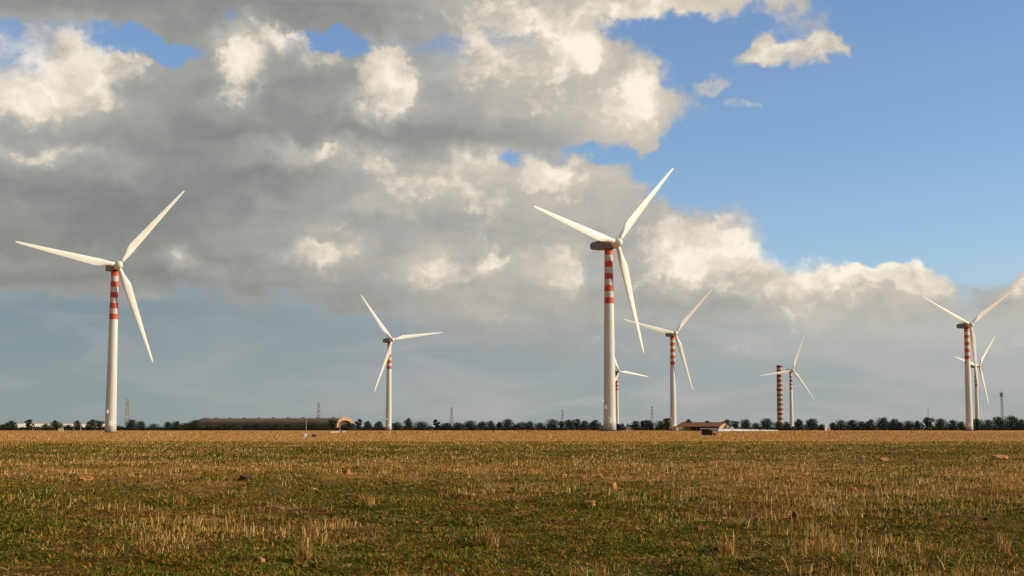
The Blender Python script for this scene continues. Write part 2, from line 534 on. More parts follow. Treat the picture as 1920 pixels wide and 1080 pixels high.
# ------------------------------------------------------------------ grass and stubble (uncountable)
rg = np.random.default_rng(7)


def scatter(y0, y1, n, half=0.44):
    """points over the field ahead, wider than the view"""
    y = np.sqrt(rg.uniform(y0 * y0, y1 * y1, n))
    x = rg.uniform(-1, 1, n) * (y * half + 2)
    return x, y


def blades(x, y, h, w, lean, curl=0.3):
    """one bent two-quad blade per point -> verts, quads"""
    n = len(x)
    z = terrain(x, y)
    az = rg.uniform(0, 2 * np.pi, n)
    la = rg.uniform(0, 2 * np.pi, n)
    wx, wy = np.cos(az) * w / 2, np.sin(az) * w / 2
    lx, ly = np.cos(la) * lean * h, np.sin(la) * lean * h
    P0 = np.stack([x, y, z - 0.01], 1)
    hv = h * np.sqrt(np.clip(1 - lean ** 2, 0.02, 1))
    mid = P0 + np.stack([lx * .4, ly * .4, hv * .55], 1)
    top = P0 + np.stack([lx, ly, hv * (1 - curl * lean)], 1)
    W = np.stack([wx, wy, np.zeros(n)], 1)
    V = np.stack([P0 - W, P0 + W, mid + W * .8, mid - W * .8, top + W * .3, top - W * .3], 1).reshape(-1, 3)
    o = np.arange(n)[:, None] * 6
    F = np.concatenate([o + np.array([[0, 1, 2, 3]]), o + np.array([[3, 2, 4, 5]])], 1).reshape(-1, 4)
    return V, F


def merge(parts):
    V, F, k = [], [], 0
    for v, f in parts:
        V.append(v)
        F.append(f + k)
        k += len(v)
    return np.vstack(V), np.vstack(F)


def logscatter(y0, y1, n, half=0.44):
    """points whose spacing grows with distance, wider than the view"""
    y = y0 * (y1 / y0) ** rg.random(n)
    x = rg.uniform(-1, 1, n) * (y * half + 2)
    return x, y


def strip(x, y, ys, vs):
    """crop strips of the field: a value by distance, with wavering limits"""
    lw = np.log(y) + .34 * (vnoise(x * .035 + 9, y * .01 + 5, 51) - .5) + .22 * (vnoise(x * .15 + 9, y * .05 + 5, 52) - .5)
    return np.interp(lw, np.log(ys), vs)


# green weeds and young grass
x, y = logscatter(12, 175, 900000)
d = .55 * vnoise(x * .35, y * .22, 3) + .45 * vnoise(x * 1.5, y * 1.1, 4)
thr = strip(x, y, [12, 16, 22, 30, 42, 46, 66, 75, 175], [.42, .34, .31, .36, .46, .54, .54, .42, .46])
keep = d > thr + rg.uniform(-.12, .12, len(x))
x, y = x[keep], y[keep]
n = len(x)
big = rg.random(n) ** 3
h = (.018 + .04 * rg.random(n) + .035 * big) * (1 + .006 * y)
w = (.00062 * y + .002) * (.5 + .9 * rg.random(n) + .8 * big)
V, F = blades(x, y, h, w, rg.uniform(.3, .97, n))
o = npobj('green_grass', V, F, M_GREEN)
tag(o, 'low green weeds and young grass covering the field floor', 'grass', kind='stuff')

# dry stubble: clumps of upright stalks, lying straw
parts = []
cx, cy = logscatter(12, 170, 47000)
c2, d2 = scatter(150, 520, 52000)
cx, cy = np.concatenate([cx, c2]), np.concatenate([cy, d2])
d = .6 * vnoise(cx * .22, cy * .14, 11) + .4 * vnoise(cx * 1.1, cy * .8, 12)
thr = strip(cx, cy, [12, 24, 32, 42, 64, 76, 95, 125, 185, 520], [.70, .67, .60, .42, .37, .48, .54, .52, .20, .08])
keep = d > thr + rg.uniform(-.15, .15, len(cx))
cx, cy = cx[keep], cy[keep]
per = 6
ch = .30 + .70 * rg.random(len(cx)) ** 3
sp_ = np.minimum(.006 * cy, .9)
x = np.repeat(cx, per) + rg.normal(0, 1, len(cx) * per) * np.repeat(sp_, per)
y = np.repeat(cy, per) + rg.normal(0, 1, len(cx) * per) * np.repeat(sp_, per)
h = np.repeat(ch, per) * rg.uniform(.10, .28, len(x))
w = np.minimum(.00042 * y + .0015, .12) * rg.uniform(.6, 1.4, len(x))
parts.append(blades(x, y, h, w, np.abs(rg.normal(0, .26, len(x))).clip(0, .93)))
x, y = scatter(420, 500, 9000)
keep = vnoise(x * .05, y * .03, 77) > .5
x, y = x[keep], y[keep]
parts.append(blades(x, y, rg.uniform(.25, .75, len(x)), rg.uniform(.10, .3, len(x)), np.abs(rg.normal(0, .3, len(x))).clip(0, .9)))
x, y = logscatter(12, 170, 230000)
d = .5 * vnoise(x * .5, y * .35, 21) + .5 * vnoise(x * 1.8, y * 1.3, 22)
keep = d > .50 + rg.uniform(-.2, .2, len(x))
x, y = x[keep], y[keep]
n = len(x)
parts.append(blades(x, y, rg.uniform(.05, .26, n), (.0005 * y + .002) * rg.uniform(.6, 1.5, n), rg.uniform(.93, .995, n), 0.6))
V, F = merge(parts)
o = npobj('dry_stubble', V, F, M_STRAW)
tag(o, 'dry straw coloured stubble and fallen stalks over the field', 'stubble', kind='stuff')

# small clods of red soil scattered between the plants
bm = bmesh.new()
bmesh.ops.create_icosphere(bm, subdivisions=2, radius=1.0)
bm.verts.ensure_lookup_table()
SV = np.array([list(v.co) for v in bm.verts])
SF = np.array([[v.index for v in f.verts] for f in bm.faces])
bm.free()
x, y = logscatter(12, 120, 9000)
d = .6 * vnoise(x * .3, y * .2, 61) + .4 * vnoise(x * 1.3, y, 62)
keep = d > .55 + rg.uniform(-.15, .15, len(x))
x, y = x[keep], y[keep]
n = len(x)
r_ = (.008 + .024 * rg.random(n) ** 4) * (1 + .018 * y)
J = 1 + .24 * rg.normal(0, 1, (n, len(SV), 1)).clip(-1.6, 1.6)
V = SV[None] * J * np.stack([r_ * rg.uniform(.8, 1.6, n), r_ * rg.uniform(.8, 1.3, n), r_ * rg.uniform(.5, .9, n)], 1)[:, None, :]
V = V + np.stack([x, y, terrain(x, y) + r_ * .25], 1)[:, None, :]
F = (SF[None] + (np.arange(n) * len(SV))[:, None, None]).reshape(-1, 3)
M_CLOD = leafmat('soil_clods', [(0, (0.07, 0.032, 0.010)), (0.6, (0.20, 0.085, 0.028)), (1, (0.48, 0.21, 0.075))], 0.0, 0.95)
o = npobj('soil_clods', V.reshape(-1, 3), F, M_CLOD)
tag(o, 'small crumbs and clods of red soil strewn over the field', 'soil clods', kind='stuff')

# tufts that stand out
TUFTS = [(1362, 1034, 46, 34, 'dense pale dry grass tuft standing alone in the right foreground'),
         (914, 1012, 46, 46, 'pale dry grass tuft of spread stalks in the middle foreground'),
         (586, 1000, 40, 34, 'sparse dry grass tuft in the foreground below the second tower from left'),
         (690, 952, 26, 30, 'bushy rust tinted dry tuft in the mid field below the low hangar end'),
         (575, 1052, 50, 40, 'reddish dry stalks rising near the bottom edge left of centre'),
         (1530, 1030, 40, 70, 'wide loose row of dry stalks left of the rightmost foreground tuft'),
         (1873, 1040, 48, 24, 'narrow dry tuft at the far right of the foreground'),
         (340, 940, 28, 26, 'short pale dry tuft in the mid field on the left')]
for px, py, hp, wp, lab in TUFTS:
    Y = EYE * FPX / (py - HORIZON)
    p = at(px, HORIZON, Y)
    sc = Y / FPX
    n = 80 if wp < 60 else 120
    x = p.x + rg.normal(0, wp * sc * .24, n).clip(-wp * sc * .45, wp * sc * .45)
    y = p.y + rg.normal(0, wp * sc * .22, n).clip(-wp * sc * .4, wp * sc * .4)
    h = hp * sc * rg.uniform(.4, 1.15, n)
    v, f = blades(x, y, h, rg.uniform(.007, .015, n) * (Y / 18), np.abs(rg.normal(.08, .28, n)).clip(0, .8))
    base = np.array([p.x, p.y, tz(p.x, p.y)])
    o = npobj('dry_grass_tuft', v - base, f, M_STRAW)
    o.location = base
    tag(o, lab, 'grass tuft', 'dry grass tufts')


# ------------------------------------------------------------------ clay rocks and clods in the field
def rock(px, py, wp, hp, mat, lab, seed):
    Y = EYE * FPX / (py - HORIZON)
    p = at(px, HORIZON, Y)
    sc = Y / FPX
    bm = bmesh.new()
    bmesh.ops.create_icosphere(bm, subdivisions=3, radius=1.0)
    r = random.Random(seed)
    ph = [r.uniform(0, 6) for _ in range(6)]
    for v in bm.verts:
        c = v.co.normalized()
        q = 1 + .16 * math.sin(2.3 * c.x + ph[0]) * math.sin(2.9 * c.y + ph[1]) + .10 * math.sin(5 * c.z + ph[2] + 3 * c.x) + .06 * math.sin(9 * c.y + ph[3]) * math.sin(8 * c.x + ph[4])
        c2 = Vector((max(-.78, min(.78, c.x)), max(-.8, min(.8, c.y)), max(-.75, min(.75, c.z))))
        v.co = c2 * q
    bmesh.ops.scale(bm, vec=(wp * sc * .72, wp * sc * .55, hp * sc * .95), verts=bm.verts)
    o = obj('clay_rock', bm, mat)
    o.location = (p.x, p.y, tz(p.x, p.y) + hp * sc * .3)
    o.rotation_euler = (0, 0, r.uniform(0, 6))
    return tag(o, lab, 'rock', 'clay rocks in the field')


ROCKS = [(1148, 917, 12, 14, M_CLAY, 'upright orange clay rock, tallest in the field below the big central turbine'),
         (1056, 890, 10, 9, M_CLAY, 'small orange clod just left of the tall orange rock'),
         (1092, 893, 9, 6, M_CLAY, 'tiny orange clod right of the small one below the central tower'),
         (1103, 953, 20, 7, M_CLAY, 'flat pinkish clay slab in grass below the tall orange rock'),
         (1214, 899, 20, 5, M_CLAY, 'flat pale orange slab right of the tall orange rock'),
         (1384, 898, 9, 6, M_CLAY, 'small orange clod in mid field below the brick roofed barn'),
         (1598, 917, 11, 8, M_CLAY, 'rounded orange rock below the striped chimney, alone in the grass'),
         (1655, 863, 16, 5, M_CLAY, 'flat orange clod in the far field left of the right turbine'),
         (1872, 862, 30, 9, M_CLAY, 'broad orange heap of clods in the far field at right edge'),
         (466, 901, 24, 8, M_CLAYD, 'dark red broken clod with orange edge below the long hangar'),
         (164, 900, 22, 6, M_CLAY, 'flat rust coloured clod in mid field below the left turbine'),
         (652, 890, 11, 9, M_CLAY, 'orange rock in mid field left of the second tower'),
         (724, 905, 8, 6, M_CLAYD, 'small dark stone in the field under the second tower'),
         (1488, 977, 12, 12, M_CLAYD, 'dark stone with pale face in the right foreground grass'),
         (588, 919, 12, 5, M_CLAY, 'small orange clod in mid field between hangar and second tower'),
         (1420, 1070, 16, 8, M_CLAY, 'bright orange clod at the bottom edge right of centre'),
         (493, 1054, 14, 8, M_CLAY, 'red clay clod near the bottom edge left of centre')]
for i, r_ in enumerate(ROCKS):
    rock(*r_, seed=40 + i)


# ------------------------------------------------------------------ wind turbines
HUBH = 65.0
BANDH = 2.12


def tower_mesh(H):
    bm = bmesh.new()
    rb, rt = 2.22, 1.45
    prof = []
    ztop = H - 1.85
    zb = ztop - 9 * BANDH

    def r(z):
        return rb + (rt - rb) * (z / ztop) ** 0.92
    for z in np.linspace(0, zb, 13)[:-1]:
        prof.append((r(z), z, 0))
        if z > 0 and abs(z - round(z / 20) * 20) < 3:
            pass
    for k in range(9):
        prof.append((r(zb + k * BANDH), zb + k * BANDH, 1 if k % 2 == 0 else 2))
    prof.append((r(ztop), ztop, 0))
    lathe(bm, prof, 40)
    # weld flanges between the tower sections
    for z in (zb * .36, zb * .70):
        n = 40
        for (r0, z0), (r1, z1) in (((r(z) + .0, z - .22), (r(z) + .05, z - .10)), ((r(z) + .05, z - .10), (r(z) + .05, z + .10)), ((r(z) + .05, z + .10), (r(z), z + .22))):
            A = [bm.verts.new((r0 * math.cos(2 * math.pi * i / n), r0 * math.sin(2 * math.pi * i / n), z0)) for i in range(n)]
            B = [bm.verts.new((r1 * math.cos(2 * math.pi * i / n), r1 * math.sin(2 * math.pi * i / n), z1)) for i in range(n)]
            for i in range(n):
                j = (i + 1) % n
                bm.faces.new((A[i], A[j], B[j], B[i])).smooth = True
    return bm, r


def blade_mesh(R):
    """root at origin along +Z, rotor axis along -Y; trailing edge bulges to -X (seen from the front)"""
    bm = bmesh.new()
    st = [0.035, .07, .11, .15, .19, .23, .28, .35, .45, .55, .65, .75, .85, .93, .975, 1.0]
    N = 20
    rings = []
    for s in st:
        if s <= .07:
            c, th = 1.7, 1.0
        else:
            u = min(1, (s - .07) / .15)
            u = u * u * (3 - 2 * u)
            cmax = 3.25 * (1 - (max(s, .2) - .2) / .8 * .80)
            c = 1.7 * (1 - u) + cmax * u
            th = 1.0 * (1 - u) + (0.30 - .14 * s) * u
        if s > .95:
            c *= 1 - ((s - .95) / .05) ** 2 * .65
        tw = rad(13 * (1 - s) ** 1.6 + 1.0)
        le = .5 * (1 - min(1, (s - .035) / .18)) + .30 * min(1, (s - .035) / .18)
        ring = []
        for i in range(N):
            a_ = 2 * math.pi * i / N
            xx = .5 - .5 * math.cos(a_)          # 0 at leading edge, 1 at trailing edge
            k_ = 1 - min(1, max(0, (s - .07) / .15))
            yt = math.sin(a_) * .5 * ((1 - xx) ** .55 * 1.25 * (1 - k_) + k_)
            X = (le - xx) * c
            Yv = -yt * c * th
            ring.append(bm.verts.new((X * math.cos(tw) - Yv * math.sin(tw), X * math.sin(tw) + Yv * math.cos(tw) - .9 * s * s * R / 40, s * R)))
        rings.append(ring)
    for k_ in range(len(rings) - 1):
        for i in range(N):
            j = (i + 1) % N
            bm.faces.new((rings[k_][i], rings[k_][j], rings[k_ + 1][j], rings[k_ + 1][i])).smooth = True
    bm.faces.new(rings[-1])
    bm.faces.new(rings[0][::-1])
    bmesh.ops.recalc_face_normals(bm, faces=bm.faces)
    return bm


def nacelle_mesh():
    """long housing; rotor end at -Y"""
    bm = bmesh.new()
    sec = [(-3.2, 1.3, -1.2, 1.1), (-2.6, 1.55, -1.5, 1.4), (0, 1.65, -1.7, 1.55), (4.5, 1.6, -1.65, 1.5), (7.4, 1.45, -1.3, 1.35), (8.3, 1.2, -.9, 1.0)]
    rings = []
    for y, hw, z0, z1 in sec:
        c = .35
        pts = [(-hw + c, z0), (hw - c, z0), (hw, z0 + c), (hw, z1 - c), (hw - c, z1), (-hw + c, z1), (-hw, z1 - c), (-hw, z0 + c)]
        rings.append([bm.verts.new((x, y, z)) for x, z in pts])
    for k_ in range(len(rings) - 1):
        for i in range(8):
            j = (i + 1) % 8
            bm.faces.new((rings[k_][i], rings[k_][j], rings[k_ + 1][j], rings[k_ + 1][i]))
    bm.faces.new(rings[0])
    bm.faces.new(rings[-1][::-1])
    bmesh.ops.recalc_face_normals(bm, faces=bm.faces)
    return bm


def hub_mesh():
    bm = bmesh.new()
    prof = [(1.5, -1.5), (1.62, -1.2), (1.68, 0), (1.6, .7), (1.35, 1.35), (.95, 1.85), (.45, 2.15), (.05, 2.22)]
    lathe(bm, prof, 28)
    bmesh.ops.rotate(bm, cent=(0, 0, 0), matrix=Matrix.Rotation(math.pi / 2, 3, 'X'), verts=bm.verts)   # +Z -> -Y
    return bm


MESH_CACHE = {}


def turbine(hub, base_y, tips, kfix, lab):
    """hub and blade tip directions as measured; the hub height fixes the distance"""
    hx, hy = hub
    k_ = kfix
    # distance so that a 65 m hub height spans hub to foot
    Y = 500.0
    OH = 4.3
    for _ in range(12):
        p = at(hx, hy, Y)
        g0 = tz(p.x, p.y)
        Y *= (HUBH + g0 - EYE) / (p.z - EYE)
    p = at(hx, hy, Y)
    dcam = math.hypot(p.x, p.y)
    Rpx = math.sqrt(sum(v * v for u, v in tips) / 1.5) if len(tips) == 3 else 77.0
    R = Rpx / FPX * dcam
    R = .5 * R + .5 * 40.0
    phi = math.acos(k_)
    yaw = phi - math.atan2(p.x, p.y)         # rotor axis, from -Y towards +X
    # blade phase: angle from up, clockwise as seen from the camera
    ph = []
    for i, (u, v) in enumerate(tips):
        ph.append(math.atan2(u / k_, -v))
    s_ = sum(math.sin(3 * q) for q in ph)
    c_ = sum(math.cos(3 * q) for q in ph)
    phase = math.atan2(s_, c_) / 3
    tp = Vector((p.x - OH * math.sin(yaw), p.y + OH * math.cos(yaw)))   # tower axis behind the hub
    z0 = tz(tp.x, tp.y)
    t_ = thing('wind_turbine', lab, 'wind turbine', (tp.x, tp.y, z0), 0, 'wind turbines')
    H = p.z - z0
    bm, rf = tower_mesh(H)
    tw = obj('tower', bm, [M_WHITE, M_RED, M_BAND], t_, False)
    # service boxes on the shaded side that catch the sun
    fa = math.atan2(p.x, p.y)
    for nm, hz, a_, w, hh, mt in (('door', 3.6, -4, 1.0, 1.9, M_BLADE), ('lamp_box', 8.2, -40, .8, 1.3, M_BLADE)):
        bm = bmesh.new()
        rr = rf(hz)
        box(bm, -w / 2, w / 2, -rr - .45, -rr + .25, hz - hh / 2, hz + hh / 2)
        bevel(bm, .06)
        d_ = obj(nm, bm, mt, tw)
        d_.rotation_euler = (0, 0, rad(a_) - fa)
    bm = bmesh.new()
    lathe(bm, [(4.6, -.4), (4.4, .12), (2.6, .3), (2.5, .34)], 24)
    obj('foundation', bm, M_FOUND, t_)
    bm = nacelle_mesh()
    nc = obj('nacelle', bm, M_NAC, t_)
    nc.location = (0, 0, H - .15)
    nc.rotation_euler = (0, 0, yaw)
    bm = bmesh.new()
    bar(bm, (.5, 6.2, 1.35), (.5, 6.2, 3.0), .07, 6)
    bar(bm, (.2, 6.2, 2.95), (.8, 6.2, 2.95), .06, 6)
    obj('wind_vane', bm, M_DARK, nc)
    hb = obj('hub', hub_mesh(), M_BLADE, t_)
    hb.matrix_parent_inverse = Matrix()
    hb.location = (OH * math.sin(yaw), -OH * math.cos(yaw), H)
    hb.rotation_euler = Euler((0, 0, yaw))
    for q in range(3):
        a_ = phase + q * 2 * math.pi / 3
        bl = obj('blade', blade_mesh(R), M_BLADE, hb)
        bl.rotation_euler = (0, a_, 0)        # clockwise seen from the front (-Y)
    return t_, Y


T1 = [(111, -142), (-188, -38), (72, 182)]
turbine((222, 497), 812, T1, .955, 'tall near wind turbine at far left, standing alone against the dark cloud')
turbine((735, 637), 808, [(-64, -84), (94, -11), (-31, 101)], .894, 'wind turbine right of the long low hangar, one blade crossing its red bands')
turbine((1157, 455), 808, [(96, -141), (-156, -69), (61, 214)], .727, 'nearest and tallest wind turbine, just right of centre with dark nacelle side')
turbine((1266, 625), 808, [(66, -79), (-100, -27), (35, 112)], .893, 'wind turbine beside the tile roofed barn, its left blade tip behind the tallest turbine')
turbine((1161, 697), 808, [(60, 9)], .77, 'small far wind turbine half hidden behind the tower of the tallest one')
turbine((1486, 694), 808, [(21, -67), (-62, 8), (43, 59)], .874, 'far wind turbine next to the red and white banded chimney')
turbine((1820, 609), 808, [(-86, -56), (69, -59), (12, 112)], .80, 'right hand wind turbine in front of the trees with blades in a Y')
turbine((1836, 686), 808, [(26, -49), (-39, -18), (19, 78)], .58, 'small far wind turbine partly behind the right hand one')


# ------------------------------------------------------------------ striped chimney
def chimney():
    Y = 1750.0
    p = at(1463, 800, Y)
    top = at(1463, 685, Y).z
    t_ = thing('striped_chimney', 'tall red and white banded chimney beside a far wind turbine', 'chimney', (p.x, p.y, 0))
    bm = bmesh.new()
    n = 27
    prof = []
    for k_ in range(n):
        z = top * k_ / n
        prof.append((3.7 - .5 * z / top, z, 1 if k_ % 2 == 0 else 0))
    prof.append((3.2, top, 0))
    lathe(bm, prof, 28)
    sh = obj('shaft', bm, [M_CHW, M_CHR], t_)
    for z in (top * .98, top * .62, top * .30):
        bm = bmesh.new()
        lathe(bm, [(3.2, z), (4.1, z + .01), (4.1, z + .9), (3.2, z + .91)], 24)
        obj('platform', bm, M_CHR, t_)


chimney()


# ------------------------------------------------------------------ masts, pylons and poles
def lattice(px, ytop, Y, wb, wt, style, lab, cat, name):
    p = at(px, HORIZON, Y)
    H = at(px, ytop, Y).z
    t_ = thing(name, lab, cat, (p.x, p.y, 0), 0.5)
    bm = bmesh.new()
    nseg = 11
    mr = .11 * Y / 1800

    def c(i, s):
        w = (wb + (wt - wb) * min(1, s * 1.15)) / 2
        return Vector((w * (1, 1, -1, -1)[i % 4], w * (1, -1, -1, 1)[i % 4], H * s))
    for k_ in range(nseg):
        s0, s1 = k_ / nseg, (k_ + 1) / nseg
        mi = k_ % 2 if style == 'banded' else 0
        for i in range(4):
            bar(bm, c(i, s0), c(i, s1), mr * 1.3, 4, mi)
            bar(bm, c(i, s0), c(i + 1, s1), mr * .8, 4, mi)
            bar(bm, c(i + 1, s0), c(i, s1), mr * .8, 4, mi)
            bar(bm, c(i, s1), c(i + 1, s1), mr * .8, 4, mi)
    mats = [M_MASTW, M_MASTR] if style == 'banded' else [M_GALV if style == 'pylon' else M_DARK]
    obj('lattice_frame', bm, mats, t_)
    if style == 'pylon' or style == 'banded':
        for s, L_ in ((.96, 5.0), (.82, 7.0), (.68, 5.0)) if style == 'pylon' else ((.97, 3.2), (.8, 4.2), (.63, 3.4)):
            bm = bmesh.new()
            bar(bm, (-L_, 0, H * s), (L_, 0, H * s), mr * 1.6, 4, 0)
            bar(bm, (-L_, 0, H * s), (0, 0, H * s + 1.8), mr, 4, 0)
            bar(bm, (L_, 0, H * s), (0, 0, H * s + 1.8), mr, 4, 0)
            for x in (-L_ * .92, L_ * .92):
                bar(bm, (x, 0, H * s), (x, 0, H * s - 1.8), mr * .8, 4, 0)
            obj('cross_arm', bm, mats[0], t_)
    else:
        for a_ in range(3):
            bm = bmesh.new()
            u = Vector((math.cos(a_ * 2.09), math.sin(a_ * 2.09), 0)) * 1.1
            box(bm, u.x - .3, u.x + .3, u.y - .3, u.y + .3, H - 4.2, H - .2)
            obj('antenna_panel', bm, M_DARK, t_)
        bm = bmesh.new()
        bar(bm, (0, 0, H), (0, 0, H + 3), .12, 6)
        obj('lightning_rod', bm, M_DARK, t_)


lattice(238, 748, 1900, 6, 2.0, 'banded', 'faint red and white lattice mast just right of the left turbine', 'lattice mast', 'lattice_mast')
lattice(597, 755, 2000, 6, 2.0, 'banded', 'faint banded lattice mast rising behind the long hangar roof', 'lattice mast', 'lattice_mast')
lattice(847, 764, 2200, 6, 2.0, 'banded', 'small faint banded lattice mast between the second and the tallest turbine', 'lattice mast', 'lattice_mast')
lattice(1055, 768, 2500, 6, 1.6, 'pylon', 'very faint grey pylon above the trees left of the tallest tower', 'pylon', 'power_pylon')
lattice(1223, 762, 2300, 6, 1.6, 'pylon', 'grey power pylon between the tallest turbine and the barn turbine', 'pylon', 'power_pylon')
lattice(1880, 736, 1300, 2.2, 1.3, 'antenna', 'dark slim antenna mast above the trees at right edge', 'antenna mast', 'antenna_mast')


def pole(px, ytop, Y, lab, mat, r=.16, arm=True):
    p = at(px, HORIZON, Y)
    H = at(px, ytop, Y).z
    t_ = thing('utility_pole', lab, 'pole', (p.x, p.y, tz(p.x, p.y)), 0, 'utility poles')
    bm = bmesh.new()
    bar(bm, (0, 0, 0), (0, 0, H), r, 8, 0, r * .7)
    obj('shaft', bm, mat, t_)
    bm = bmesh.new()
    if arm:
        bar(bm, (-.9, 0, H - .5), (.9, 0, H - .5), .06, 4)
        for x in (-.8, 0, .8):
            bar(bm, (x, 0, H - .5), (x, 0, H - .15), .05, 6)
        obj('crossbar', bm, mat, t_)
    return t_


pole(151, 776, 880, 'pale utility pole left of the left turbine before the low whitish building', M_GALV)
pole(574, 784, 800, 'pale utility pole in front of the middle of the hangar roof', M_GALV)
pole(637, 772, 900, 'thin utility pole near the arched end of the hangar', M_GALV)
pole(1741, 764, 880, 'thin utility pole in the tree row left of the right hand turbine', M_WOOD)
pole(1227, 790, 860, 'short pale pole before the trees left of the barn turbine', M_GALV, .14, False)


# ------------------------------------------------------------------ buildings
def hangar():
    Y = 1130.0
    pl, pr = at(378, HORIZON, Y + 20), at(652, HORIZON, Y - 20)
    d = (pr - pl)
    Ln = d.length
    rz = math.atan2(d.y, d.x) - .1
    H = at(652, 784, Y).z
    t_ = thing('hangar', 'long low hangar with rusty barrel roof and orange arched end behind trees', 'building', ((pl.x + pr.x) / 2, (pl.y + pr.y) / 2, 0), rz)
    W = 12.0
    n = 16
    wh = H * .42

    def arc(k_, grow=0.0):
        a_ = math.pi * k_ / n
        return (-math.cos(a_) * (W + grow), wh + math.sin(a_) * (H - wh + grow))
    bm = bmesh.new()
    A = [bm.verts.new((-Ln / 2 + .3, *arc(k_))) for k_ in range(n + 1)]
    B = [bm.verts.new((Ln / 2 - .3, *arc(k_))) for k_ in range(n + 1)]
    A2 = [bm.verts.new((-Ln / 2 + .3, *arc(k_, -.4))) for k_ in range(n + 1)]
    B2 = [bm.verts.new((Ln / 2 - .3, *arc(k_, -.4))) for k_ in range(n + 1)]
    for k_ in range(n):
        bm.faces.new((A[k_], B[k_], B[k_ + 1], A[k_ + 1]))
        bm.faces.new((A2[k_ + 1], B2[k_ + 1], B2[k_], A2[k_]))
    rf = obj('roof', bm, M_HROOF, t_)
    for i in range(9):
        bm = bmesh.new()
        x = -Ln / 2 + Ln * (i + .7) / 9.4
        box(bm, x - .9, x + .9, -.9, .9, H - .3, H + .55)
        obj('roof_vent', bevel(bm, .12), M_HROOFD, rf)
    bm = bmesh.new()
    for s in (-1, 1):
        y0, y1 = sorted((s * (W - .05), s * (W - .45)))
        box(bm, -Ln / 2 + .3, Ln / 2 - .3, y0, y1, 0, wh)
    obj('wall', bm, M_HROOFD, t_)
    bm = bmesh.new()
    box(bm, -Ln / 2 + 1.5, -Ln / 2 + 26, -W - .2, -W + .1, wh * .5, wh * .98)
    obj('pale_panel', bm, M_HPALE, t_)
    # end arch at the right: thick rendered rim round a dark opening
    for nm, x0, x1, mt in (('end_arch', Ln / 2 - .3, Ln / 2 + 1.2, M_ARCH), ('end_arch', -Ln / 2 - .6, -Ln / 2 + .3, M_HROOFD)):
        bm = bmesh.new()
        o_ = [(-(W + .5), 0)] + [arc(k_, .5) for k_ in range(n + 1)] + [(W + .5, 0)]
        i_ = [(-(W - 2), 0)] + [(arc(k_, -2)[0], arc(k_, -2)[1]) for k_ in range(n + 1)] + [(W - 2, 0)]
        vo = [[bm.verts.new((x, y, z)) for y, z in o_] for x in (x0, x1)]
        vi = [[bm.verts.new((x, y, z)) for y, z in i_] for x in (x0, x1)]
        for k_ in range(len(o_) - 1):
            bm.faces.new((vo[1][k_], vi[1][k_], vi[1][k_ + 1], vo[1][k_ + 1]))
            bm.faces.new((vo[0][k_], vo[0][k_ + 1], vi[0][k_ + 1], vi[0][k_]))
            bm.faces.new((vo[0][k_], vo[1][k_], vo[1][k_ + 1], vo[0][k_ + 1]))
            bm.faces.new((vi[0][k_], vi[0][k_ + 1], vi[1][k_ + 1], vi[1][k_]))
        obj(nm, bm, mt, t_)
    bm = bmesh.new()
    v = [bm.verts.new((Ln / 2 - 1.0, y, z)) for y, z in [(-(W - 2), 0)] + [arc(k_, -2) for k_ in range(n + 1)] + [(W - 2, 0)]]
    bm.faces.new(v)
    obj('opening_shade', bm, M_HROOFD, t_)  # dark sheet standing in for the shade inside the open arch
    # lean-to at the left end
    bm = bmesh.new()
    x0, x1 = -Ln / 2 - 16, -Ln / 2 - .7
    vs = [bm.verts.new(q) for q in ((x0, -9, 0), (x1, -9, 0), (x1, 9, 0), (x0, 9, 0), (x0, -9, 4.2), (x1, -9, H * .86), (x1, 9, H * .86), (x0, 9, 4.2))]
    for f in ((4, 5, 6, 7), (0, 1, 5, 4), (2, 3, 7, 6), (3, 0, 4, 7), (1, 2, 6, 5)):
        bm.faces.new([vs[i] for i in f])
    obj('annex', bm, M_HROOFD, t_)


hangar()


def window_on(parent, x, y, z, w, h, mat=None):
    bm = bmesh.new()
    for a_ in ((x - w / 2 - .12, x + w / 2 + .12, z - h / 2 - .12, z - h / 2), (x - w / 2 - .12, x + w / 2 + .12, z + h / 2, z + h / 2 + .12),
               (x - w / 2 - .12, x - w / 2, z - h / 2, z + h / 2), (x + w / 2, x + w / 2 + .12, z - h / 2, z + h / 2)):
        box(bm, a_[0], a_[1], y - .1, y - .005, a_[2], a_[3])
    f = obj('window', bm, M_WHITEWALL, parent)
    bm = bmesh.new()
    box(bm, x - w / 2, x + w / 2, y - .04, y - .006, z - h / 2, z + h / 2)
    obj('pane', bm, M_GLASS, f)


def low_building():
    Y = 1120.0
    pl, pr = at(30, HORIZON, Y), at(186, HORIZON, Y)
    Ln = (pr - pl).length
    H = at(100, 793.5, Y).z
    t_ = thing('long_building', 'long flat roofed whitish building seen between the trees at far left', 'building', ((pl.x + pr.x) / 2, Y, 0), .55)
    Ln /= math.cos(.55)
    bm = bmesh.new()
    box(bm, -Ln / 2, Ln / 2, -6, 6, 0, H)
    obj('wall', bm, M_WHITEWALL, t_)
    bm = bmesh.new()
    box(bm, -Ln / 2 - .5, Ln / 2 + .5, -6.5, 6.5, H + .004, H + .45)
    obj('roof', bm, M_CONC, t_)
    for i in range(11):
        window_on(t_, -Ln / 2 + Ln * (i + .5) / 11, -6, 1.7, 2.6, 1.5)


low_building()


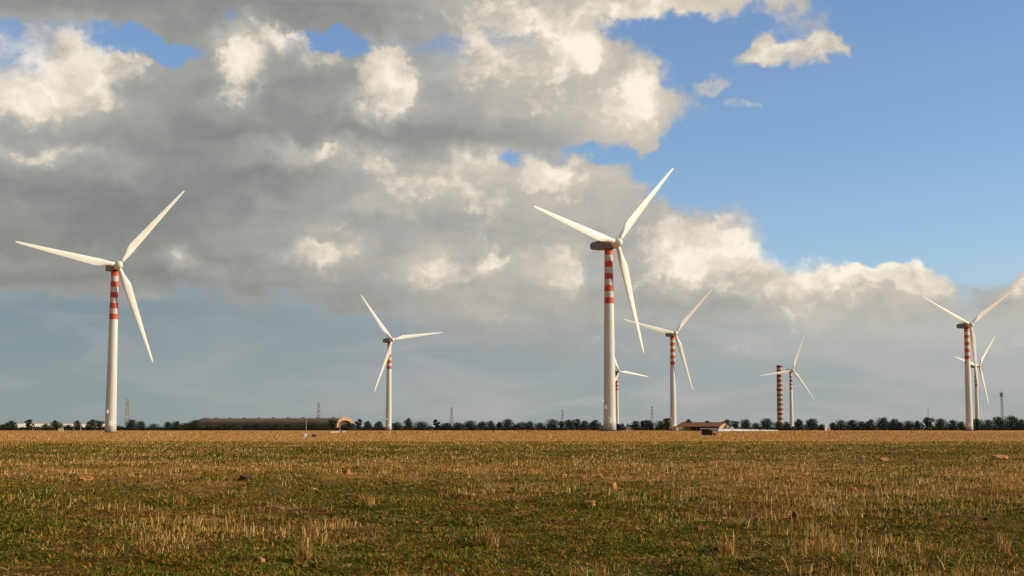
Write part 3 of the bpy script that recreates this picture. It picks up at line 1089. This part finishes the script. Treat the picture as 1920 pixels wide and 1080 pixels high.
def barn():
    Y = 905.0
    pl, pr = at(1274, HORIZON, Y + 8), at(1364, HORIZON, Y - 8)
    d = pr - pl
    Ln = d.length
    t_ = thing('barn', 'low barn with orange tile roof, cream corner room and dark open front', 'barn', ((pl.x + pr.x) / 2, (pl.y + pr.y) / 2, 0), math.atan2(d.y, d.x) - .22)
    W = 6.0
    eave, ridge = 2.75, at(1330, 792, Y).z - .3
    x0, x1 = -Ln / 2, Ln / 2
    bm = bmesh.new()
    box(bm, x0, x0 + 9, -W + 1.5, W, 0, eave)                 # closed room at the left
    box(bm, x0 + 9.002, x1 - .4, W - .4, W, 0, eave)          # rear wall
    obj('wall', bm, M_CREAM, t_)
    for x in (x0 - .15, x1 - .4):                             # gable walls
        bm = bmesh.new()
        pts = [(-W, 0), (W, 0), (W, eave), (0, ridge - .05), (-W, eave)]
        A = [bm.verts.new((x + .02, y, z)) for y, z in pts]
        B = [bm.verts.new((x + .42, y, z)) for y, z in pts]
        bm.faces.new(A[::-1])
        bm.faces.new(B)
        for i in range(5):
            j = (i + 1) % 5
            bm.faces.new((A[i], A[j], B[j], B[i]))
        g_ = obj('gable_wall', bm, M_CREAM, t_)
    bm = bmesh.new()
    box(bm, x1 + .03, x1 + .07, -1.2, 1.2, .02, 2.3)
    obj('gable_door', bm, M_TIMBERSHADE, g_)
    bm = bmesh.new()
    sl = (ridge - eave) / W
    for s in (-1, 1):
        e = W + .7
        lo_z = ridge - sl * e
        q = [(x0 - .6, 0, ridge + .02), (x1 + .6, 0, ridge + .02), (x1 + .6, s * e, lo_z), (x0 - .6, s * e, lo_z)]
        A = [bm.verts.new(v) for v in q]
        B = [bm.verts.new((v[0], v[1], v[2] + .22)) for v in q]
        bm.faces.new(A)
        bm.faces.new(B[::-1])
        for i in range(4):
            j = (i + 1) % 4
            bm.faces.new((A[i], A[j], B[j], B[i]))
    bmesh.ops.recalc_face_normals(bm, faces=bm.faces)
    rf = obj('roof', bm, M_TILE, t_)
    bm = bmesh.new()
    bar(bm, (x0 - .6, 0, ridge + .24), (x1 + .6, 0, ridge + .24), .16, 8)
    obj('ridge_tiles', bm, M_TILE, rf)
    for i in range(5):
        bm = bmesh.new()
        x = x0 + 9.6 + i * (Ln - 10.6) / 4
        box(bm, x - .15, x + .15, -W + .05, -W + .35, 0, eave - .1)
        obj('post', bm, M_WOOD, t_)
    bm = bmesh.new()
    box(bm, -3.9, 3.9, -2.2, 2.2, 0, eave - .25)
    an = obj('annex', bm, M_CREAM, t_)                        # cream corner room turned to the sun
    an.location = (x0 + 3.6, -W - .6, 0)
    an.rotation_euler = (0, 0, .95)
    bm = bmesh.new()
    box(bm, -4.2, 4.2, -2.5, 2.5, eave - .246, eave - .1)
    obj('annex_roof', bm, M_TILE, an)
    for x in (-1.4, 1.6):
        window_on(an, x, -2.2, 1.5, .7, .9)


barn()


def white_tunnel():
    """long low white sheeted tunnel in front of the barn, running away to the right"""
    a_, b2 = at(1338, HORIZON, 760), at(1455, HORIZON, 960)
    d = b2 - a_
    Ln = d.length
    t_ = thing('white_polytunnel', 'long low white plastic tunnel lying in front of the barn', 'polytunnel', (a_.x, a_.y, 0), math.atan2(d.y, d.x))
    n = 12
    bm = bmesh.new()
    W, H = 2.6, 1.55
    A, B = [], []
    for k_ in range(n + 1):
        q = math.pi * k_ / n
        y, z = -math.cos(q) * W, math.sin(q) ** .7 * H
        A.append(bm.verts.new((0, y, z)))
        B.append(bm.verts.new((Ln, y * .6, z * .3)))
    for k_ in range(n):
        f = bm.faces.new((A[k_], B[k_], B[k_ + 1], A[k_ + 1]))
        f.smooth = True
    bm.faces.new(A[::-1])
    bm.faces.new(B)
    obj('cover', bm, M_SHEET, t_)
    for i in range(7):
        bm = bmesh.new()
        x = Ln * (i + .5) / 7
        s = 1 - .7 * x / Ln
        pts = [(x, -math.cos(math.pi * k_ / n) * (W + .05) * (1 - .4 * x / Ln), max(0, math.sin(math.pi * k_ / n)) ** .7 * H * s + .05) for k_ in range(n + 1)]
        for k_ in range(n):
            bar(bm, pts[k_], pts[k_ + 1], .06, 4)
        obj('hoop', bm, M_GALV, t_)


white_tunnel()


def shelter():
    Y = 318.0
    p = at(1325, HORIZON, Y)
    w, hgt = 22 / FPX * Y, 1.62
    t_ = thing('field_shelter', 'small dark open box shelter with white top and corner posts in the field', 'shelter', (p.x, p.y, tz(p.x, p.y)), -.12)
    bm = bmesh.new()
    box(bm, -w / 2 - .15, w / 2 + 1.4, -.95, 1.0, hgt - .20, hgt)
    obj('roof', bevel(bm, .03), M_SHEET, t_)
    for x, y in ((-w / 2, -.8), (w / 2, -.8), (-w / 2, .8), (w / 2 + 1.2, .8)):
        bm = bmesh.new()
        box(bm, x - .08, x + .08, y - .08, y + .08, 0, hgt - .203)
        obj('post', bm, M_SHEET, t_)
    bm = bmesh.new()
    box(bm, -w / 2 + .2, w / 2 - .05, -.6, .6, .02, 1.2)
    obj('interior_shade', bevel(bm, .12), M_TIMBERSHADE, t_)  # dark block standing in for the shade under the open shelter
    # heap of red earth at its side
    q = at(1342, HORIZON, Y + 2)
    bm = bmesh.new()
    bmesh.ops.create_icosphere(bm, subdivisions=4, radius=1)
    for v in bm.verts:
        c = v.co.copy()
        v.co = Vector((c.x * 1.15, c.y * .9, max(-.05, c.z) * .75)) * (1 + .12 * math.sin(5 * c.x + 1) * math.sin(6 * c.y) + .08 * math.sin(11 * c.x + 7 * c.z))
    o = obj('earth_heap', bm, M_CLAY)
    o.location = (q.x, q.y, tz(q.x, q.y))
    tag(o, 'heap of red brown earth at the right side of the small dark shelter', 'heap')


shelter()


def small_block(px, py, wp, hp, mat, name, lab, cat, capm=None):
    Y = EYE * FPX / (py - HORIZON)
    p = at(px, HORIZON, Y)
    s = Y / FPX
    t_ = thing(name, lab, cat, (p.x, p.y, tz(p.x, p.y) - .02), .25)
    bm = bmesh.new()
    w, h = wp * s, hp * s
    vs = box(bm, -w / 2, w / 2, -min(w, 1.2) / 2, min(w, 1.2) / 2, 0, h)
    for v in vs[4:]:
        v.co.x *= .92
        v.co.y *= .92
    obj('body', bevel(bm, min(w, h) * .08, 2), mat, t_)
    bm = bmesh.new()
    box(bm, -w / 2 * .97, w / 2 * .97, -min(w, 1.2) / 2 * .97, min(w, 1.2) / 2 * .97, h + .004, h * 1.1)
    obj('cap', bevel(bm, h * .02), capm or mat, t_)


small_block(573, 820, 6, 7, M_WHITEWALL, 'marker_block', 'small white marker block out in the field before the hangar', 'marker')
small_block(589, 820, 7, 7, M_CLAYD, 'marker_block', 'small brown block right of the white marker in the field', 'marker', M_WHITEWALL)
small_block(628, 812, 17, 3.4, M_WHITEWALL, 'water_trough', 'long low white trough at the field edge before the arched hangar end', 'trough')
small_block(645, 811, 6, 3, M_WHITEWALL, 'concrete_block', 'small white block just right of the long white trough', 'block')
small_block(114, 810, 10, 7, M_CREAM, 'hut', 'small cream hut at the field edge left of the left turbine', 'hut', M_CONC)
small_block(1548, 807.5, 4, 11, M_WHITEWALL, 'gate_pillar', 'white gate pillar standing in the gap of trees right of the chimney', 'pillar')


def cottage(px, w, ytop, Y, lab, rot=.3):
    p = at(px, HORIZON, Y)
    s = Y / FPX
    W = w * s
    H = at(px, ytop, Y).z
    t_ = thing('cottage', lab, 'house', (p.x, p.y, 0), rot)
    bm = bmesh.new()
    box(bm, -W / 2, W / 2, -2.5, 2.5, 0, H * .68)
    obj('wall', bm, M_WHITEWALL, t_)
    bm = bmesh.new()
    x0, x1 = -W / 2 - .3, W / 2 + .3
    A = [bm.verts.new(q) for q in ((x0, -2.9, H * .66), (x1, -2.9, H * .66), (x1, 2.9, H * .66), (x0, 2.9, H * .66), (x0, 0, H), (x1, 0, H))]
    for f in ((0, 1, 5, 4), (2, 3, 4, 5), (1, 2, 5), (3, 0, 4), (3, 2, 1, 0)):
        bm.faces.new([A[i] for i in f])
    bmesh.ops.translate(bm, vec=(0, 0, .07), verts=bm.verts)
    obj('roof', bm, M_TILE, t_)
    window_on(t_, -W * .2, -2.5, H * .38, .9, .9)
    bm = bmesh.new()
    box(bm, W * .2 - .5, W * .2 + .5, -2.56, -2.505, .02, H * .5)
    obj('door', bm, M_TIMBERSHADE, t_)


cottage(1176, 8, 801, 1045, 'tiny white cottage among trees right of the tallest tower')
cottage(700, 8, 800.5, 1058, 'tiny white cottage among trees left of the second tower')


# ------------------------------------------------------------------ trees
def tree_mesh(seed, W, H, nleaf, ls, mode):
    """crown of leaf clumps on limbs, roughly W wide and H tall; returns trunk bmesh and crown arrays"""
    r = random.Random(seed)
    g_ = np.random.default_rng(seed)
    bm = bmesh.new()
    bar(bm, (0, 0, -.1), (.1, 0, H * .3), .28, 7, 0, .2)
    clumps_low = [(Vector((r.uniform(-.2, .2) * W, 0, H * .2)), W * .28)]
    clumps = []
    nb = 11 if mode == 'round' else 8
    for i in range(nb):
        a_ = i * 2.4 + r.uniform(-.4, .4)
        f = (i + .5) / nb
        zc = H * (.16 + .72 * f)
        prof = math.sin(math.pi * min(1, .25 + .75 * (1 - f) ** .8)) if mode == 'tall' else math.sqrt(max(.05, 1 - (2 * f - .75) ** 2 * .62))
        rr = W * .5 * prof * r.uniform(.45, .78)
        c = Vector((math.cos(a_) * rr, math.sin(a_) * rr, zc + r.uniform(-.4, .4)))
        cr = W * r.uniform(.17, .29) * (.8 + .5 * prof)
        clumps.append((c, cr))
        bar(bm, (.1 * f, 0, H * (.15 + .25 * f)), c, .12, 5, 0, .04)
    clumps += clumps_low
    clumps.append((Vector((0, 0, H * .55)), W * .34))
    clumps.append((Vector((r.uniform(-.5, .5), 0, H * .88)), W * .2))
    wts = np.array([c[1] ** 2 for c in clumps])
    idx = g_.choice(len(clumps), nleaf, p=wts / wts.sum())
    cen = np.array([list(c[0]) for c in clumps])[idx]
    crr = np.array([c[1] for c in clumps])[idx]
    d = g_.normal(0, 1, (nleaf, 3))
    d /= np.linalg.norm(d, axis=1)[:, None]
    rad_ = crr * g_.uniform(.2, 1.0, nleaf) ** .6
    pos = cen + d * rad_[:, None] * np.array([1, 1, .82])
    pos[:, 2] = np.clip(pos[:, 2], .3, None)
    u = g_.normal(0, 1, (nleaf, 3))
    u /= np.linalg.norm(u, axis=1)[:, None]
    w_ = np.cross(u, d + g_.normal(0, .5, (nleaf, 3)))
    w_ /= np.linalg.norm(w_, axis=1)[:, None] + 1e-6
    sz = ls * g_.uniform(.5, 1.3, nleaf)[:, None]
    V_ = np.stack([pos - u * sz, pos + w_ * sz * .55, pos + u * sz, pos - w_ * sz * .55], 1).reshape(-1, 3)
    F_ = np.arange(nleaf * 4).reshape(-1, 4)
    return bm, V_, F_


PROTO = []
for i, (W, H, mode, mat) in enumerate(((8.5, 8.5, 'round', M_LEAF), (7.0, 9.0, 'round', M_LEAF2), (9.5, 8.0, 'round', M_LEAF), (5.2, 9.5, 'tall', M_LEAF),
                                       (8.0, 8.2, 'round', M_LEAF), (6.5, 9.0, 'tall', M_LEAF2), (9.0, 8.8, 'round', M_LEAF2), (7.5, 7.0, 'round', M_LEAF), (10.5, 8.0, 'round', M_LEAF2), (5.8, 8.8, 'tall', M_LEAF2), (7.2, 8.6, 'round', M_LEAF))):
    PROTO.append((tree_mesh(100 + i, W, H, 3400, .29, mode), W, H, mat))

TREES = [(8, 795, 20), (22, 790, 18), (53, 788, 12), (85, 797, 16), (103, 791, 18), (128, 796, 14), (145, 790, 16), (172, 789, 18), (187, 791, 12),
         (222, 799, 16), (247, 789, 22), (264, 790, 16), (288, 795, 18), (315, 792, 18), (331, 792, 16), (347, 796, 18), (366, 791, 24),
         (402, 800, 18), (422, 799, 14), (442, 794, 18), (462, 797, 18), (482, 795, 16), (500, 799, 18), (520, 794, 18), (543, 797, 18), (562, 796, 18), (590, 796, 18),
         (610, 795, 16), (624, 789, 14), (654, 793, 22), (673, 787, 12), (689, 790, 15), (710, 792, 15), (745, 791, 18),
         (766, 786, 14), (790, 790, 26), (818, 789, 12), (837, 792, 26), (857, 793, 16), (882, 789, 26), (905, 792, 18), (920, 788, 18), (937, 791, 13), (952, 786, 23),
         (966, 797, 12), (979, 791, 20), (994, 790, 17), (1013, 792, 17), (1036, 787, 26), (1054, 792, 12), (1068, 786, 17), (1081, 788, 13), (1096, 791, 20), (1114, 789, 20),
         (1160, 795, 20), (1192, 790, 15), (1207, 787, 13), (1218, 789, 16), (1239, 791, 22), (1252, 785, 15), (1292, 785, 15), (1328, 789, 12), (1362, 786, 18), (1379, 790, 13), (1398, 787, 18),
         (1417, 792, 16), (1438, 785, 22), (1459, 792, 18), (1475, 790, 14), (1498, 787, 17), (1521, 787, 22), (1541, 795, 16), (1562, 794, 12),
         (1577, 788, 22), (1598, 788, 20), (1616, 790, 18), (1632, 786, 17), (1656, 786, 23), (1675, 787, 17), (1687, 789, 14), (1704, 789, 22), (1720, 788, 15), (1741, 785, 17),
         (1764, 785, 23), (1787, 787, 21), (1803, 791, 13), (1832, 786, 23), (1853, 788, 22), (1874, 781, 22), (1898, 780, 26), (1916, 785, 18)]
ORD = ['first', 'second', 'third', 'fourth', 'fifth', 'sixth', 'seventh', 'eighth', 'ninth', 'tenth', 'eleventh', 'twelfth', 'thirteenth', 'fourteenth']
MARKS = [(0, 'the left edge'), (203, 'the left turbine'), (380, "the hangar's left end"), (664, "the hangar's arched end"), (727, 'the second tower'), (1139, 'the tallest tower'),
         (1260, "the barn turbine"), (1370, "the barn's gable end"), (1482, 'the turbine by the chimney'), (1812, 'the right hand turbine'), (1930, 'the right edge')]
rt = random.Random(5)
done = {}
xs = [q[0] for q in TREES]
for i, (px, py, wp) in enumerate(TREES):
    gap = [k_ for k_ in range(len(MARKS) - 1) if MARKS[k_][0] <= px < MARKS[k_ + 1][0]][0]
    mem = [q for q in xs if MARKS[gap][0] <= q < MARKS[gap + 1][0]]
    li = mem.index(px)
    ri = len(mem) - 1 - li
    if li <= ri:
        where = '%s tree to the right of %s' % (ORD[li], MARKS[gap][1])
    else:
        where = '%s tree to the left of %s' % (ORD[ri], MARKS[gap + 1][1])
    Y = 1060 + rt.uniform(-14, 14)
    if 1265 < px < 1375:
        Y = 1000 + rt.uniform(-10, 10)
    p = at(px, HORIZON, Y)
    h = at(px, py + rt.uniform(-2.0, 2.0), Y).z
    w = wp / FPX * Y
    asp = w / h
    best = sorted(range(len(PROTO)), key=lambda q: abs(PROTO[q][1] / PROTO[q][2] - asp) + rt.uniform(0, .25))[0]
    size = 'low' if h < 5.5 else ('tall' if h > 8.0 else 'mid sized')
    shape = 'slim' if asp < .85 else ('broad' if asp > 1.25 else 'rounded')
    t_ = thing('shelterbelt_tree', '%s %s dark tree, %s' % (size, shape, where), 'tree', (p.x, p.y, 0), rt.uniform(0, 6.28), 'trees in the far tree row')
    (tb, V_, F_), W0, H0, mt = PROTO[best]
    if best not in done:
        tr = obj('trunk', tb, M_BARK, t_)
        cr = npobj('crown', V_, F_, mt, t_)
        done[best] = (tr, cr)
    else:
        for src in done[best]:
            c_ = src.copy()
            COL.objects.link(c_)
            c_.parent = t_
    t_.scale = (w / W0 * 1.16, w / W0 * 1.16, h / H0 * 1.05)

# undergrowth along the foot of the tree row
n = 64000
px = rg.uniform(-90, 2010, n)
Yd = rg.uniform(1040, 1075, n)
hmax = 1.8 + 3.6 * vnoise(px * .06, Yd * 0, 31) * vnoise(px * .21, Yd * 0, 32) * 1.7
gapk = ((px > 1265) & (px < 1375)) | ((px > 1548) & (px < 1560))
keep = ~gapk
px, Yd, hmax = px[keep], Yd[keep], hmax[keep]
n = len(px)
pos = np.stack([(px - 960) / FPX * Yd * 1.0, Yd, rg.uniform(0, 1, n) ** 1.1 * hmax + .05], 1)
u = rg.normal(0, 1, (n, 3))
u /= np.linalg.norm(u, axis=1)[:, None]
v_ = np.cross(u, rg.normal(0, 1, (n, 3)))
v_ /= np.linalg.norm(v_, axis=1)[:, None]
sz = rg.uniform(.25, .6, n)[:, None]
V = np.stack([pos - u * sz, pos + v_ * sz * .6, pos + u * sz, pos - v_ * sz * .6], 1).reshape(-1, 3)
o = npobj('undergrowth', V, np.arange(n * 4).reshape(-1, 4), M_UNDER)
tag(o, 'dark scrub filling the foot of the far tree row', 'scrub', kind='stuff')
